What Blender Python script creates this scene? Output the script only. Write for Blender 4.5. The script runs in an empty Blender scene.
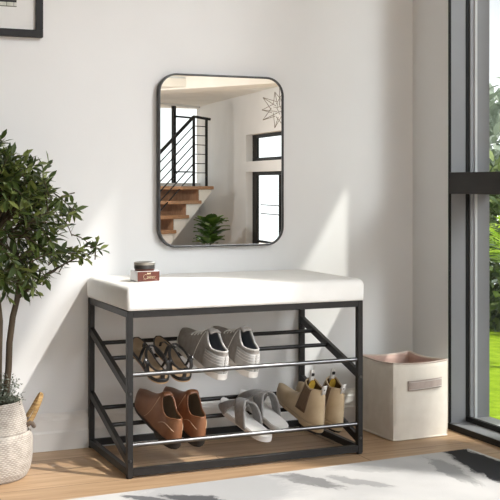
import bpy, bmesh, math, random
from math import sin, cos, pi, sqrt, asin, radians, atan2
from mathutils import Vector, Matrix, Euler
random.seed(7)
scene = bpy.context.scene
COL = scene.collection

# ------------------------------------------------------------------ helpers
class MB:
    def __init__(self):
        self.v = []; self.f = []; self.m = []; self.uv = {}
    def add(self, vs, fs, mi=0):
        o = len(self.v)
        self.v += [tuple(p) for p in vs]
        for f in fs:
            self.f.append(tuple(i + o for i in f)); self.m.append(mi)
        return o
    def box(self, a, b, mi=0, M=None):
        x0, y0, z0 = a; x1, y1, z1 = b
        vs = [(x0,y0,z0),(x1,y0,z0),(x1,y1,z0),(x0,y1,z0),(x0,y0,z1),(x1,y0,z1),(x1,y1,z1),(x0,y1,z1)]
        if M is not None: vs = [M @ Vector(p) for p in vs]
        self.add(vs, [(0,3,2,1),(4,5,6,7),(0,1,5,4),(1,2,6,5),(2,3,7,6),(3,0,4,7)], mi)
        return self
    def hexa(self, vs, mi=0):
        self.add(vs, [(0,3,2,1),(4,5,6,7),(0,1,5,4),(1,2,6,5),(2,3,7,6),(3,0,4,7)], mi)
        return self
    def bar(self, p, q, w, h, up=(0,0,1), mi=0):
        p, q = Vector(p), Vector(q); d = (q-p).normalized(); u = Vector(up)
        s = d.cross(u).normalized(); u = s.cross(d).normalized()
        vs = []
        for c in (p, q):
            for a, b in ((-1,-1),(1,-1),(1,1),(-1,1)):
                vs.append(c + s*(a*w/2) + u*(b*h/2))
        self.add(vs, [(0,1,2,3),(7,6,5,4),(0,4,5,1),(1,5,6,2),(2,6,7,3),(3,7,4,0)], mi)
        return self
    def tube(self, pts, r, n=8, mi=0, cap=True, closed=False, flat=1.0):
        pts = [Vector(p) for p in pts]
        N = len(pts)
        rr = r if isinstance(r, (list, tuple)) else [r]*N
        T = []
        for i in range(N):
            if closed: d = pts[(i+1) % N] - pts[i-1]
            else: d = pts[min(i+1, N-1)] - pts[max(i-1, 0)]
            T.append(d.normalized())
        up = Vector((0,0,1)) if abs(T[0].z) < .9 else Vector((0,1,0))
        s = T[0].cross(up).normalized()
        vs = []
        for i in range(N):
            s = (s - T[i]*s.dot(T[i]))
            s = s.normalized() if s.length > 1e-6 else T[i].orthogonal().normalized()
            u = s.cross(T[i]).normalized()
            for k in range(n):
                a = 2*pi*k/n
                vs.append(pts[i] + (s*cos(a) + u*sin(a)*flat)*rr[i])
        fs = []
        M = N if closed else N-1
        for i in range(M):
            j = (i+1) % N
            for k in range(n):
                fs.append((i*n+k, i*n+(k+1) % n, j*n+(k+1) % n, j*n+k))
        if cap and not closed:
            fs.append(tuple(range(n-1, -1, -1))); fs.append(tuple((N-1)*n+k for k in range(n)))
        self.add(vs, fs, mi)
        return self
    def loft(self, rings, mi=0, cap0=True, cap1=True):
        n = len(rings[0]); vs = [p for r in rings for p in r]; fs = []
        for i in range(len(rings)-1):
            for k in range(n):
                fs.append((i*n+k, i*n+(k+1) % n, (i+1)*n+(k+1) % n, (i+1)*n+k))
        if cap0: fs.append(tuple(range(n-1, -1, -1)))
        if cap1: fs.append(tuple((len(rings)-1)*n+k for k in range(n)))
        self.add(vs, fs, mi)
        return self
    def lathe(self, prof, n=48, c=(0,0), mi=0, cap0=True, cap1=True):
        rings = [[(c[0]+r*cos(2*pi*k/n), c[1]+r*sin(2*pi*k/n), z) for k in range(n)] for r, z in prof]
        return self.loft(rings, mi, cap0, cap1)
    def grid(self, rows, mi=0):
        n = len(rows[0]); vs = [p for r in rows for p in r]
        fs = [(i*n+k, i*n+k+1, (i+1)*n+k+1, (i+1)*n+k) for i in range(len(rows)-1) for k in range(n-1)]
        self.add(vs, fs, mi)
        return self
    def leaf(self, p, d, nrm, l, w, bend=.15):
        d = Vector(d).normalized(); s = d.cross(Vector(nrm))
        s = s.normalized() if s.length > 1e-5 else d.orthogonal().normalized()
        u = s.cross(d).normalized(); p = Vector(p)
        q = lambda f, v: p + d*(l*f) + s*(w*v) - u*(l*bend*f*f) - u*(w*.22*(.5-abs(v)) if v == 0 else 0)
        self.add([p, q(.3,.42), q(.62,.46), q(1,0) , q(.62,-.46), q(.3,-.42), q(.3,0), q(.62,0)],
                 [(0,6,1),(1,6,7,2),(2,7,3),(0,5,6),(5,4,7,6),(4,3,7)])
    def build(self, name, mat, parent=None, smooth=True, bevel=0, seg=2, sub=0, solid=0, soff=-1, moff=0, merge=0, angle=40, loc=None, rot=None):
        me = bpy.data.meshes.new(name)
        me.from_pydata(self.v, [], self.f)
        mats = mat if isinstance(mat, (list, tuple)) else [mat]
        for mm in mats: me.materials.append(mm)
        for p, mi in zip(me.polygons, self.m):
            p.material_index = mi
        bm = bmesh.new(); bm.from_mesh(me)
        if merge: bmesh.ops.remove_doubles(bm, verts=bm.verts, dist=merge)
        bmesh.ops.recalc_face_normals(bm, faces=bm.faces)
        bm.to_mesh(me); bm.free()
        o = bpy.data.objects.new(name, me); COL.objects.link(o)
        if parent is not None: o.parent = parent
        if loc: o.location = loc
        if rot: o.rotation_euler = rot
        if solid:
            md = o.modifiers.new('solid', 'SOLIDIFY'); md.thickness = solid; md.offset = soff
            md.material_offset = moff; md.use_even_offset = False
        if bevel:
            md = o.modifiers.new('bevel', 'BEVEL'); md.width = bevel; md.segments = seg
            md.limit_method = 'ANGLE'; md.angle_limit = radians(35)
        if sub:
            md = o.modifiers.new('sub', 'SUBSURF'); md.levels = sub; md.render_levels = sub
        if smooth:
            for p in me.polygons: p.use_smooth = True
            try:
                me.set_sharp_from_angle(angle=radians(angle))
            except Exception: pass
        return o

def tag(o, label=None, cat=None, group=None, kind=None):
    if label: o['label'] = label
    if cat: o['category'] = cat
    if group: o['group'] = group
    if kind: o['kind'] = kind
    return o
def thing(name, label, cat, loc=(0,0,0), rot=(0,0,0), group=None, kind=None):
    o = bpy.data.objects.new(name, None); COL.objects.link(o)
    o.location = loc; o.rotation_euler = rot; o.empty_display_size = .05
    return tag(o, label, cat, group, kind)
def struct(o):
    o['kind'] = 'structure'; return o

def curve(pts):
    xs = [p[0] for p in pts]; ys = [p[1] for p in pts]; n = len(xs)
    m = []
    for i in range(n):
        if i == 0: m.append((ys[1]-ys[0])/(xs[1]-xs[0]))
        elif i == n-1: m.append((ys[-1]-ys[-2])/(xs[-1]-xs[-2]))
        else:
            a = (ys[i]-ys[i-1])/(xs[i]-xs[i-1]); b = (ys[i+1]-ys[i])/(xs[i+1]-xs[i])
            m.append(0 if a*b <= 0 else 2*a*b/(a+b))
    def f(t):
        if t <= xs[0]: return ys[0]
        if t >= xs[-1]: return ys[-1]
        for i in range(n-1):
            if t <= xs[i+1]:
                h = xs[i+1]-xs[i]; s = (t-xs[i])/h
                return ((2*s**3-3*s*s+1)*ys[i] + (s**3-2*s*s+s)*h*m[i]
                        + (-2*s**3+3*s*s)*ys[i+1] + (s**3-s*s)*h*m[i+1])
    return f

# ------------------------------------------------------------------ materials
def new_mat(name):
    m = bpy.data.materials.new(name); m.use_nodes = True
    nt = m.node_tree; b = nt.nodes['Principled BSDF']
    return m, nt, b
def N(nt, typ, **kw):
    n = nt.nodes.new(typ)
    for k, v in kw.items():
        if k in n.inputs.keys(): n.inputs[k].default_value = v
        else: setattr(n, k, v)
    return n
def rgb(r, g, b):  # sRGB 0-255 -> linear
    f = lambda c: (c/255/12.92) if c/255 <= .04045 else ((c/255+.055)/1.055)**2.4
    return (f(r), f(g), f(b), 1)
def noisy(name, c1, c2, scale=20, rough=.6, bump=0, bscale=None, metal=0, detail=4, spec=.5, stretch=None, sheen=0, bdist=.002):
    m, nt, b = new_mat(name)
    tc = N(nt, 'ShaderNodeTexCoord'); src = tc.outputs['Object']
    if stretch:
        mp = N(nt, 'ShaderNodeMapping'); mp.inputs['Scale'].default_value = stretch
        nt.links.new(src, mp.inputs[0]); src = mp.outputs[0]
    nz = N(nt, 'ShaderNodeTexNoise', Scale=scale, Detail=detail)
    nt.links.new(src, nz.inputs['Vector'])
    rp = N(nt, 'ShaderNodeValToRGB')
    rp.color_ramp.elements[0].position = .3; rp.color_ramp.elements[1].position = .7
    rp.color_ramp.elements[0].color = c1; rp.color_ramp.elements[1].color = c2
    nt.links.new(nz.outputs['Fac'], rp.inputs[0]); nt.links.new(rp.outputs[0], b.inputs['Base Color'])
    b.inputs['Roughness'].default_value = rough; b.inputs['Metallic'].default_value = metal
    b.inputs['Specular IOR Level'].default_value = spec
    if sheen: b.inputs['Sheen Weight'].default_value = sheen
    if bump:
        nb = N(nt, 'ShaderNodeTexNoise', Scale=bscale or scale*4, Detail=3)
        nt.links.new(src, nb.inputs['Vector'])
        bp = N(nt, 'ShaderNodeBump', Strength=bump, Distance=bdist)
        nt.links.new(nb.outputs['Fac'], bp.inputs['Height']); nt.links.new(bp.outputs[0], b.inputs['Normal'])
    return m
def plain(name, c, rough=.5, metal=0, spec=.5):
    d = tuple(x*.9 for x in c[:3])+(1,)
    return noisy(name, d, c, 30, rough, 0, metal=metal, spec=spec)

M = {}
M['wall'] = noisy('wall_paint', rgb(226,226,225), rgb(231,231,230), 3, .85, .08, 220, spec=.2)
M['trim'] = noisy('trim_paint', rgb(226,223,218), rgb(232,230,226), 5, .5, 0)
M['black'] = noisy('black_powder_coat', rgb(26,25,25), rgb(33,32,32), 60, .4, .05, 500, spec=.35)
M['chrome'] = noisy('polished_steel', rgb(96,96,97), rgb(116,116,117), 30, .3, 0, metal=1)
M['cushion'] = noisy('white_upholstery', rgb(236,235,231), rgb(243,242,239), 12, .7, .15, 300, spec=.3)
M['frame_black'] = noisy('black_frame', rgb(24,23,22), rgb(32,31,30), 20, .5, spec=.3)
M['mirror_frame'] = noisy('brushed_dark_metal', rgb(62,62,62), rgb(80,80,80), 30, .35, 0, metal=.6)
M['win_black'] = noisy('black_window_profile', rgb(16,16,16), rgb(22,22,21), 20, .5, spec=.25)
M['win_dark'] = noisy('dark_window_profile', rgb(40,38,36), rgb(47,44,42), 8, .5, spec=.3)
M['win_grey'] = noisy('grey_aluminium', rgb(138,139,142), rgb(148,149,152), 4, .42, 0, metal=.1)
M['win_light'] = noisy('light_aluminium', rgb(204,205,207), rgb(214,215,217), 4, .4)
M['leather'] = noisy('brown_leather', rgb(118,78,54), rgb(150,103,72), 14, .42, .25, 160)
M['leather_lining'] = noisy('taupe_lining', rgb(142,124,104), rgb(158,140,120), 30, .8)
M['dark_sole'] = noisy('dark_rubber', rgb(34,30,28), rgb(46,42,39), 40, .6)
M['stitch'] = plain('pale_stitching', rgb(206,176,146), .8)
M['canvas'] = noisy('grey_canvas', rgb(146,140,134), rgb(166,161,155), 60, .85, .25, 600)
M['canvas_light'] = noisy('light_grey_canvas', rgb(176,173,170), rgb(192,190,187), 60, .8, .2, 600)
M['sneaker_lining'] = noisy('grey_blue_lining', rgb(120,124,130), rgb(140,144,150), 40, .9)
M['white_rubber'] = noisy('white_rubber', rgb(220,216,210), rgb(232,229,224), 20, .6)
M['slide'] = noisy('grey_wool_felt', rgb(132,129,127), rgb(152,149,146), 80, .95, .3, 500, sheen=.3)
M['slide_sole'] = noisy('white_foam', rgb(214,212,209), rgb(226,224,221), 30, .8)
M['suede'] = noisy('beige_suede', rgb(178,156,124), rgb(196,175,143), 20, .75, .15, 300, sheen=.2)
M['elastic'] = noisy('brown_elastic', rgb(98,78,60), rgb(116,94,74), 60, .85, .4, 400, stretch=(1,8,1))
M['boot_lining'] = noisy('mustard_lining', rgb(112,84,44), rgb(140,108,60), 30, .85)
M['yellow_tag'] = plain('mustard_label', rgb(184,148,48), .7)
M['white_tag'] = plain('white_woven_tape', rgb(222,219,214), .7)
M['strap'] = noisy('black_strap', rgb(24,22,22), rgb(36,33,32), 40, .45)
M['footbed'] = noisy('tan_footbed', rgb(134,112,88), rgb(150,128,102), 30, .75, .15, 300)
M['tan_edge'] = noisy('tan_edge', rgb(190,158,120), rgb(205,174,136), 30, .7)
M['basket_cream'] = noisy('cream_felt', rgb(226,218,206), rgb(234,227,216), 25, .9, .12, 500, spec=.2)
M['basket_pink'] = noisy('pinkish_lining', rgb(198,168,156), rgb(210,181,169), 25, .9, .1, 400, spec=.2)
M['basket_handle'] = noisy('mauve_strap', rgb(176,160,152), rgb(194,179,171), 40, .85, .2, 500)
M['jute'] = noisy('jute_handle', rgb(120,92,56), rgb(186,154,104), 50, .9, .5, 200, stretch=(1,1,4))
M['soil'] = noisy('soil', rgb(34,27,22), rgb(60,48,38), 60, .95, .6, 120)
M['bark'] = noisy('bark', rgb(64,54,42), rgb(98,84,66), 40, .9, .6, 90, stretch=(1,1,.25))
M['mat_board'] = noisy('mat_board', rgb(222,222,220), rgb(228,228,226), 10, .8)
M['mat_bevel'] = plain('mat_bevel', rgb(240,240,238), .8)
M['tread'] = noisy('oak_tread', rgb(146,108,76), rgb(172,132,98), 10, .5, stretch=(1,6,6))
M['riser'] = noisy('oak_riser', rgb(124,88,62), rgb(148,110,80), 10, .5, stretch=(6,1,1))
M['grey_riser'] = noisy('grey_panel', rgb(96,96,98), rgb(108,108,110), 10, .6)  # flat grey tone, unused
M['ceiling'] = noisy('ceiling_paint', rgb(230,228,222), rgb(236,234,229), 3, .9, spec=.2)
M['wire'] = noisy('bronze_wire', rgb(104,98,88), rgb(132,124,112), 30, .4, metal=.5)

def leaf_mat(name, c1, c2, c3, rough=.45, trans=.25):
    m, nt, b = new_mat(name)
    g = N(nt, 'ShaderNodeNewGeometry')
    rp = N(nt, 'ShaderNodeValToRGB'); e = rp.color_ramp.elements
    e[0].color = c1; e[1].color = c3; k = e.new(.55); k.color = c2
    nt.links.new(g.outputs['Random Per Island'], rp.inputs[0])
    nt.links.new(rp.outputs[0], b.inputs['Base Color'])
    b.inputs['Roughness'].default_value = rough
    tr = N(nt, 'ShaderNodeBsdfTranslucent'); nt.links.new(rp.outputs[0], tr.inputs['Color'])
    mx = N(nt, 'ShaderNodeMixShader', Fac=trans)
    nt.links.new(b.outputs[0], mx.inputs[1]); nt.links.new(tr.outputs[0], mx.inputs[2])
    nt.links.new(mx.outputs[0], nt.nodes['Material Output'].inputs[0])
    return m
M['leaf'] = leaf_mat('glossy_leaf', rgb(44,58,28), rgb(78,96,44), rgb(134,146,78), .38)
M['sage'] = leaf_mat('sage_leaf', rgb(74,84,68), rgb(112,120,102), rgb(168,172,156), .7, .15)
M['hedge'] = leaf_mat('hedge_leaf', rgb(50,70,30), rgb(86,104,52), rgb(132,148,84), .6, .2)
M['lime'] = leaf_mat('lime_frond', rgb(150,180,40), rgb(186,212,62), rgb(214,230,110), .5, .4)
M['haze_leaf'] = leaf_mat('hazed_leaf', rgb(140,152,132), rgb(164,174,156), rgb(190,198,184), .8, .2)  # haze is put into these pale leaf colours
M['fig'] = leaf_mat('fig_leaf', rgb(56,84,36), rgb(88,124,54), rgb(132,160,88), .35, .2)

def glass_mat():
    m, nt, b = new_mat('window_glass')
    nt.nodes.remove(b)
    t = N(nt, 'ShaderNodeBsdfTransparent'); g = N(nt, 'ShaderNodeBsdfGlossy', Roughness=.02)
    t.inputs[0].default_value = (.97,.985,.98,1)
    mx = N(nt, 'ShaderNodeMixShader', Fac=.05)
    nt.links.new(t.outputs[0], mx.inputs[1]); nt.links.new(g.outputs[0], mx.inputs[2])
    nt.links.new(mx.outputs[0], nt.nodes['Material Output'].inputs[0])
    return m
M['glass'] = glass_mat()
def mirror_mat():
    m, nt, b = new_mat('silvered_mirror')
    b.inputs['Base Color'].default_value = (.96,.97,.96,1); b.inputs['Metallic'].default_value = 1
    b.inputs['Roughness'].default_value = 0.0
    return m
M['mirror'] = mirror_mat()
def jar_glass():
    m, nt, b = new_mat('thick_clear_glass')
    b.inputs['Base Color'].default_value = rgb(205,203,200); b.inputs['Roughness'].default_value = .08
    b.inputs['Specular IOR Level'].default_value = .8
    b.inputs['Coat Weight'].default_value = .6
    return m
M['jar_glass'] = jar_glass()

def wood_floor():
    m, nt, b = new_mat('oak_plank_floor')
    tc = N(nt, 'ShaderNodeTexCoord')
    mp = N(nt, 'ShaderNodeMapping'); mp.inputs['Location'].default_value = (.35, .41, 0)
    mp.inputs['Rotation'].default_value = (0, 0, 0)
    nt.links.new(tc.outputs['Object'], mp.inputs[0])
    br = N(nt, 'ShaderNodeTexBrick', Scale=1.0)
    br.inputs['Color1'].default_value = (0,0,0,1); br.inputs['Color2'].default_value = (1,1,1,1)
    br.inputs['Mortar'].default_value = (.5,.5,.5,1)
    br.inputs['Mortar Size'].default_value = .0016; br.inputs['Mortar Smooth'].default_value = .3
    br.inputs['Brick Width'].default_value = 1.05; br.inputs['Row Height'].default_value = .145
    br.offset = .37; br.offset_frequency = 2
    nt.links.new(mp.outputs[0], br.inputs['Vector'])
    # grain
    mp2 = N(nt, 'ShaderNodeMapping'); mp2.inputs['Scale'].default_value = (1.2, 14, 1)
    nt.links.new(tc.outputs['Object'], mp2.inputs[0])
    addv = N(nt, 'ShaderNodeVectorMath', operation='ADD')
    sc = N(nt, 'ShaderNodeVectorMath', operation='SCALE'); sc.inputs['Scale'].default_value = 9.0
    nt.links.new(br.outputs['Color'], sc.inputs[0]); nt.links.new(mp2.outputs[0], addv.inputs[0]); nt.links.new(sc.outputs[0], addv.inputs[1])
    nz = N(nt, 'ShaderNodeTexNoise', Scale=3.0, Detail=6, Roughness=.6, Distortion=.6)
    nt.links.new(addv.outputs[0], nz.inputs['Vector'])
    rp = N(nt, 'ShaderNodeValToRGB'); e = rp.color_ramp.elements
    e[0].position = .25; e[0].color = rgb(168,134,102); e[1].position = .75; e[1].color = rgb(212,182,147)
    nt.links.new(nz.outputs['Fac'], rp.inputs[0])
    # plank tone
    tone = N(nt, 'ShaderNodeMixRGB', blend_type='MULTIPLY', Fac=1.0)
    tr = N(nt, 'ShaderNodeValToRGB'); tr.color_ramp.elements[0].color = (.86,.84,.82,1); tr.color_ramp.elements[1].color = (1.06,1.06,1.06,1)
    nt.links.new(br.outputs['Color'], tr.inputs[0])
    nt.links.new(rp.outputs[0], tone.inputs[1]); nt.links.new(tr.outputs[0], tone.inputs[2])
    gap = N(nt, 'ShaderNodeMixRGB', blend_type='MIX'); gap.inputs[2].default_value = rgb(104,74,50)
    nt.links.new(br.outputs['Fac'], gap.inputs[0]); nt.links.new(tone.outputs[0], gap.inputs[1])
    nt.links.new(gap.outputs[0], b.inputs['Base Color'])
    b.inputs['Roughness'].default_value = .42; b.inputs['Specular IOR Level'].default_value = .4
    bp = N(nt, 'ShaderNodeBump', Strength=.25, Distance=.002); bp.invert = True
    nt.links.new(br.outputs['Fac'], bp.inputs['Height']); nt.links.new(bp.outputs[0], b.inputs['Normal'])
    return m
M['floor'] = wood_floor()

def rug_mat():
    m, nt, b = new_mat('abstract_rug_pile')
    tc = N(nt, 'ShaderNodeTexCoord'); L = nt.links.new
    dz = N(nt, 'ShaderNodeTexNoise', Scale=7.0, Detail=6, Roughness=.65); L(tc.outputs['Object'], dz.inputs['Vector'])
    sub = N(nt, 'ShaderNodeVectorMath', operation='SUBTRACT'); sub.inputs[1].default_value = (.5,.5,.5)
    L(dz.outputs['Color'], sub.inputs[0])
    scl = N(nt, 'ShaderNodeVectorMath', operation='SCALE'); scl.inputs['Scale'].default_value = .12
    L(sub.outputs[0], scl.inputs[0])
    wv = N(nt, 'ShaderNodeVectorMath', operation='ADD'); L(tc.outputs['Object'], wv.inputs[0]); L(scl.outputs[0], wv.inputs[1])
    # dry-brush grain
    base = N(nt, 'ShaderNodeTexNoise', Scale=2.5, Detail=5); L(tc.outputs['Object'], base.inputs['Vector'])
    rp = N(nt, 'ShaderNodeValToRGB'); e = rp.color_ramp.elements
    e[0].position = .35; e[0].color = rgb(190,190,190); e[1].position = .6; e[1].color = rgb(212,211,210)
    L(base.outputs['Fac'], rp.inputs[0])
    cur = rp.outputs[0]
    def stroke(cx, cy, rx, ry, ang, col, dry=.5, strength=1.0, soft=.35):
        nonlocal cur
        mp = N(nt, 'ShaderNodeMapping', vector_type='TEXTURE')
        mp.inputs['Location'].default_value = (cx, cy, 0); mp.inputs['Rotation'].default_value = (0,0,ang)
        mp.inputs['Scale'].default_value = (rx, ry, 1)
        L(wv.outputs[0], mp.inputs[0])
        sp = N(nt, 'ShaderNodeSeparateXYZ'); L(mp.outputs[0], sp.inputs[0])
        cb = N(nt, 'ShaderNodeCombineXYZ'); L(sp.outputs[0], cb.inputs[0]); L(sp.outputs[1], cb.inputs[1])
        ln = N(nt, 'ShaderNodeVectorMath', operation='LENGTH'); L(cb.outputs[0], ln.inputs[0])
        st = N(nt, 'ShaderNodeTexNoise', Scale=1.0, Detail=4)
        m3 = N(nt, 'ShaderNodeMapping'); m3.inputs['Scale'].default_value = (1.5, 9*ry/.05, 1)
        L(mp.outputs[0], m3.inputs[0]); L(m3.outputs[0], st.inputs['Vector'])
        ad = N(nt, 'ShaderNodeMath', operation='MULTIPLY_ADD'); ad.inputs[1].default_value = dry*1.6; 
        L(st.outputs['Fac'], ad.inputs[0]); L(ln.outputs['Value'], ad.inputs[2])
        mr = N(nt, 'ShaderNodeMapRange'); mr.inputs['From Min'].default_value = 1+dry*.8+soft/2; mr.inputs['From Max'].default_value = 1+dry*.8-soft/2
        mr.inputs['To Max'].default_value = strength
        L(ad.outputs[0], mr.inputs['Value'])
        mx = N(nt, 'ShaderNodeMixRGB'); mx.inputs[2].default_value = col
        L(mr.outputs[0], mx.inputs[0]); L(cur, mx.inputs[1]); cur = mx.outputs[0]
    RUG_STROKES(stroke)
    L(cur, b.inputs['Base Color']); b.inputs['Roughness'].default_value = .95; b.inputs['Specular IOR Level'].default_value = .1
    nb = N(nt, 'ShaderNodeTexNoise', Scale=400, Detail=2); L(tc.outputs['Object'], nb.inputs['Vector'])
    bp = N(nt, 'ShaderNodeBump', Strength=.4, Distance=.002); L(nb.outputs['Fac'], bp.inputs['Height']); L(bp.outputs[0], b.inputs['Normal'])
    return m
def RUG_STROKES(s):
    # rug-local coordinates: the far right corner of the rug is (0,0), x runs left (negative), y towards the viewer (negative)
    s(-.205, -.19, .15, .035, radians(80), rgb(150,150,150), .7, .85)
    s(-.085, -.18, .25, .058, radians(80), rgb(46,47,50), .35, .97, .2)
    s(-.60, -.10, .11, .034, radians(-64), rgb(128,128,129), .7, .9)
    s(-.49, -.17, .09, .024, radians(-60), rgb(150,150,151), .7, .8)
    s(-.40, -.07, .10, .03, radians(-30), rgb(176,176,176), .7, .7)
    s(-.86, -.10, .22, .16, 0, rgb(172,173,175), .4, .8)
    s(-.93, -.13, .09, .026, radians(-45), rgb(88,89,92), .6, .95)
    s(-1.04, -.09, .08, .024, radians(-42), rgb(104,105,108), .6, .95)
M['rug'] = rug_mat()

def weave_mat():
    m, nt, b = new_mat('whitewashed_seagrass')
    at = N(nt, 'ShaderNodeAttribute', attribute_name='weave')
    tc = N(nt, 'ShaderNodeTexCoord'); nz = N(nt, 'ShaderNodeTexNoise', Scale=45, Detail=4)
    nt.links.new(tc.outputs['Object'], nz.inputs['Vector'])
    mm = N(nt, 'ShaderNodeMath', operation='MULTIPLY_ADD'); mm.inputs[1].default_value = .55
    nt.links.new(nz.outputs['Fac'], mm.inputs[0]); nt.links.new(at.outputs['Fac'], mm.inputs[2])
    rp = N(nt, 'ShaderNodeValToRGB'); e = rp.color_ramp.elements
    e[0].position = .25; e[0].color = rgb(96,82,70); e[1].position = .85; e[1].color = rgb(196,188,178)
    nt.links.new(mm.outputs[0], rp.inputs[0]); nt.links.new(rp.outputs[0], b.inputs['Base Color'])
    b.inputs['Roughness'].default_value = .9
    return m
M['weave'] = weave_mat()

# ------------------------------------------------------------------ measures (metres; back wall is y=0, bench left end x=0)
XR = 1.139           # inner face of the right wall
SLOPE = .312
SUN_BLOCK_Z = 2.30  # outer edge height of the added sun-blocking slab
# ------------------------------------------------------------------ room shell
def wall_box(name, a, b, mat='wall'):
    return struct(MB().box(a, b).build(name, M[mat], smooth=False))
wall_box('wall_back', (-1.9, 0, 0), (1.29, .12, 3.0))
wr = MB().box((XR, -.224, 0), (1.29, 0, 3.0)).box((XR, -1.055, 2.9), (1.29, -.224, 3.0))
struct(wr.build('wall_right', M['wall'], smooth=False))
M['bounce_cut_paint'] = noisy('dark_bounce_cut_paint', rgb(84,84,86), rgb(92,92,94), 3, .85)  # unseen wall made dark to cut bounce light on the cushion side
wall_box('wall_left', (-2.02, -6.5, 0), (-1.9, .12, 3.0), 'bounce_cut_paint')
# garden side: unseen blockers added to shape the sun patches indoors
wall_box('sun_block_wall', (3.0, -2.95, -.06), (3.12, -2.42, 7.0))  # added blocker, keeps sun off the middle of the back wall
wall_box('sun_block_fin', (1.45, -.565, -.06), (1.50, -.15, 3.0))  # added fin, cuts the right edge of the sun patch
blocker = MB(); blocker.hexa([(1.43,-1.5,SUN_BLOCK_Z+.40),(1.80,-1.5,SUN_BLOCK_Z),(1.80,.3,SUN_BLOCK_Z),(1.43,.3,SUN_BLOCK_Z+.40),(1.43,-1.5,SUN_BLOCK_Z+.46),(1.80,-1.5,SUN_BLOCK_Z+.06),(1.80,.3,SUN_BLOCK_Z+.06),(1.43,.3,SUN_BLOCK_Z+.46)])
struct(blocker.build('sun_block_slab', M['wall'], smooth=False))  # added sloping slab, shades the upper back wall
# floor: upper level, and the sunken far part of the room seen in the mirror
fl = MB().box((-1.9, -6.5, -.12), (XR, 0, 0)).box((XR, -6.5, -.12), (7.5, -1.03, 0))
struct(fl.build('floor', M['floor'], smooth=False))
struct(MB().box((-1.9, -14, -.30), (7.5, -6.5, -.18)).build('floor_lower', M['floor'], smooth=False))
# baseboards
def base(name, x0, x1):
    m = MB()
    prof = [(0,0),(-.016,0),(-.016,.052),(-.0125,.058),(-.0125,.088),(-.009,.094),(-.009,.102),(-.004,.110),(0,.110)]
    m.loft([[(x, y, z) for y, z in prof] for x in (x0, x1)])
    return struct(m.build(name, M['trim'], smooth=True, angle=20))
base('baseboard_back', -1.9, XR)

# ------------------------------------------------------------------ window 1 (right wall)
w = thing('window_1', None, None, (XR, -.224, 0), kind='structure')
def wpart(name, mat, *boxes, bevel=0):
    m = MB()
    for a, b_ in boxes: m.box(a, b_)
    return m.build(name, M[mat], w, smooth=False, bevel=bevel)
TOP = 2.9; YE = -.826    # window runs from y=-.224 to y=-1.05
wpart('edge_trim', 'win_black', ((-.003, -.006, 0), (.004, .001, TOP)), ((-.003, YE-.001, 0), (.004, YE+.006, TOP)))
wpart('jamb', 'win_grey', ((.004, -.004, .02), (.061, .001, TOP)))
wpart('jamb', 'win_grey', ((.004, YE-.001, .02), (.061, YE+.004, TOP)))
wpart('gasket', 'win_black', ((.061, -.007, .02), (.073, .001, TOP)), ((.061, YE-.001, .02), (.073, YE+.007, TOP)), ((.061, YE, .02), (.073, 0, .036)))
wpart('sash_frame', 'win_grey', ((.073, -.012, .02), (.088, .001, TOP)), ((.098, -.013, .02), (.147, .001, TOP)), ((.073, YE, .02), (.147, YE+.012, TOP)))
wpart('sash_bead', 'win_light', ((.088, -.016, .02), (.098, .001, TOP)))
wpart('bottom_rail', 'win_light', ((.073, YE, .02), (.147, 0, .030)))
wpart('sill', 'win_grey', ((-.002, YE, .004), (.075, 0, .02)))
wpart('sill_edge', 'win_black', ((-.005, YE, 0), (-.002, 0, .019)))
wpart('transom_rail', 'win_dark', ((-.003, YE, .760), (.150, -.001, .829)), bevel=.001)
wpart('head_rail', 'win_dark', ((0, YE, TOP-.05), (.15, 0, TOP)))
wpart('lower_pane', 'glass', ((.146, YE, .03), (.150, -.01, .76)))
wpart('upper_pane', 'glass', ((.146, YE, .829), (.150, -.01, TOP-.05)))

# ------------------------------------------------------------------ outside
lawn = MB().box((1.42, -6, -.14), (14, 3.6, -.06))
M['lawn'] = noisy('mown_lawn', rgb(128,158,22), rgb(164,190,48), 26, .9, .6, 160, detail=6, spec=.1, bdist=.01)
struct(lawn.build('ground_lawn', M['lawn'], smooth=False))
def blob_plant(name, label, cat, c, rad, n, l, wd, mat, seed, trunk=True):
    rnd = random.Random(seed)
    t = thing(name, label, cat, (c[0], c[1], -.06))
    m = MB()
    for _ in range(n):
        while True:
            p = Vector((rnd.uniform(-1,1), rnd.uniform(-1,1), rnd.uniform(-1,1)))
            if .45 < p.length < 1: break
        k = 1 + .12*sin(5*p.x+3*p.z+seed) + .1*sin(7*p.y-4*p.z)
        q = Vector((p.x*rad[0]*k, p.y*rad[1]*k, c[2]+.06 + p.z*rad[2]*k))
        if q.z < .02: q.z = rnd.uniform(.02, .1)
        d = (p + Vector((rnd.gauss(0,.6), rnd.gauss(0,.6), rnd.gauss(.2,.6)))).normalized()
        m.leaf(q, d, (rnd.gauss(0,.5), rnd.gauss(0,.5), 1), l*rnd.uniform(.7,1.3), wd*rnd.uniform(.7,1.3))
    m.build('foliage', M[mat], t, smooth=False)
    if trunk:
        s = MB(); s.tube([(0,0,0),(.03,.02,c[2]*.5),(0,0,c[2])], [.06,.05,.03], 8); s.build('trunk', M['bark'], t)
    return t
blob_plant('garden_hedge', 'dense olive green hedge at the far edge of the lawn outside the window', 'hedge', (3.3, 2.35, .40), (1.3, .55, .55), 5200, .10, .045, 'hedge', 3)
blob_plant('garden_tree', 'pale hazy tree rising behind the hedge outside the window', 'tree', (6.0, 5.6, .85), (1.9, 1.1, .85), 4200, .17, .08, 'haze_leaf', 5)
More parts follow.
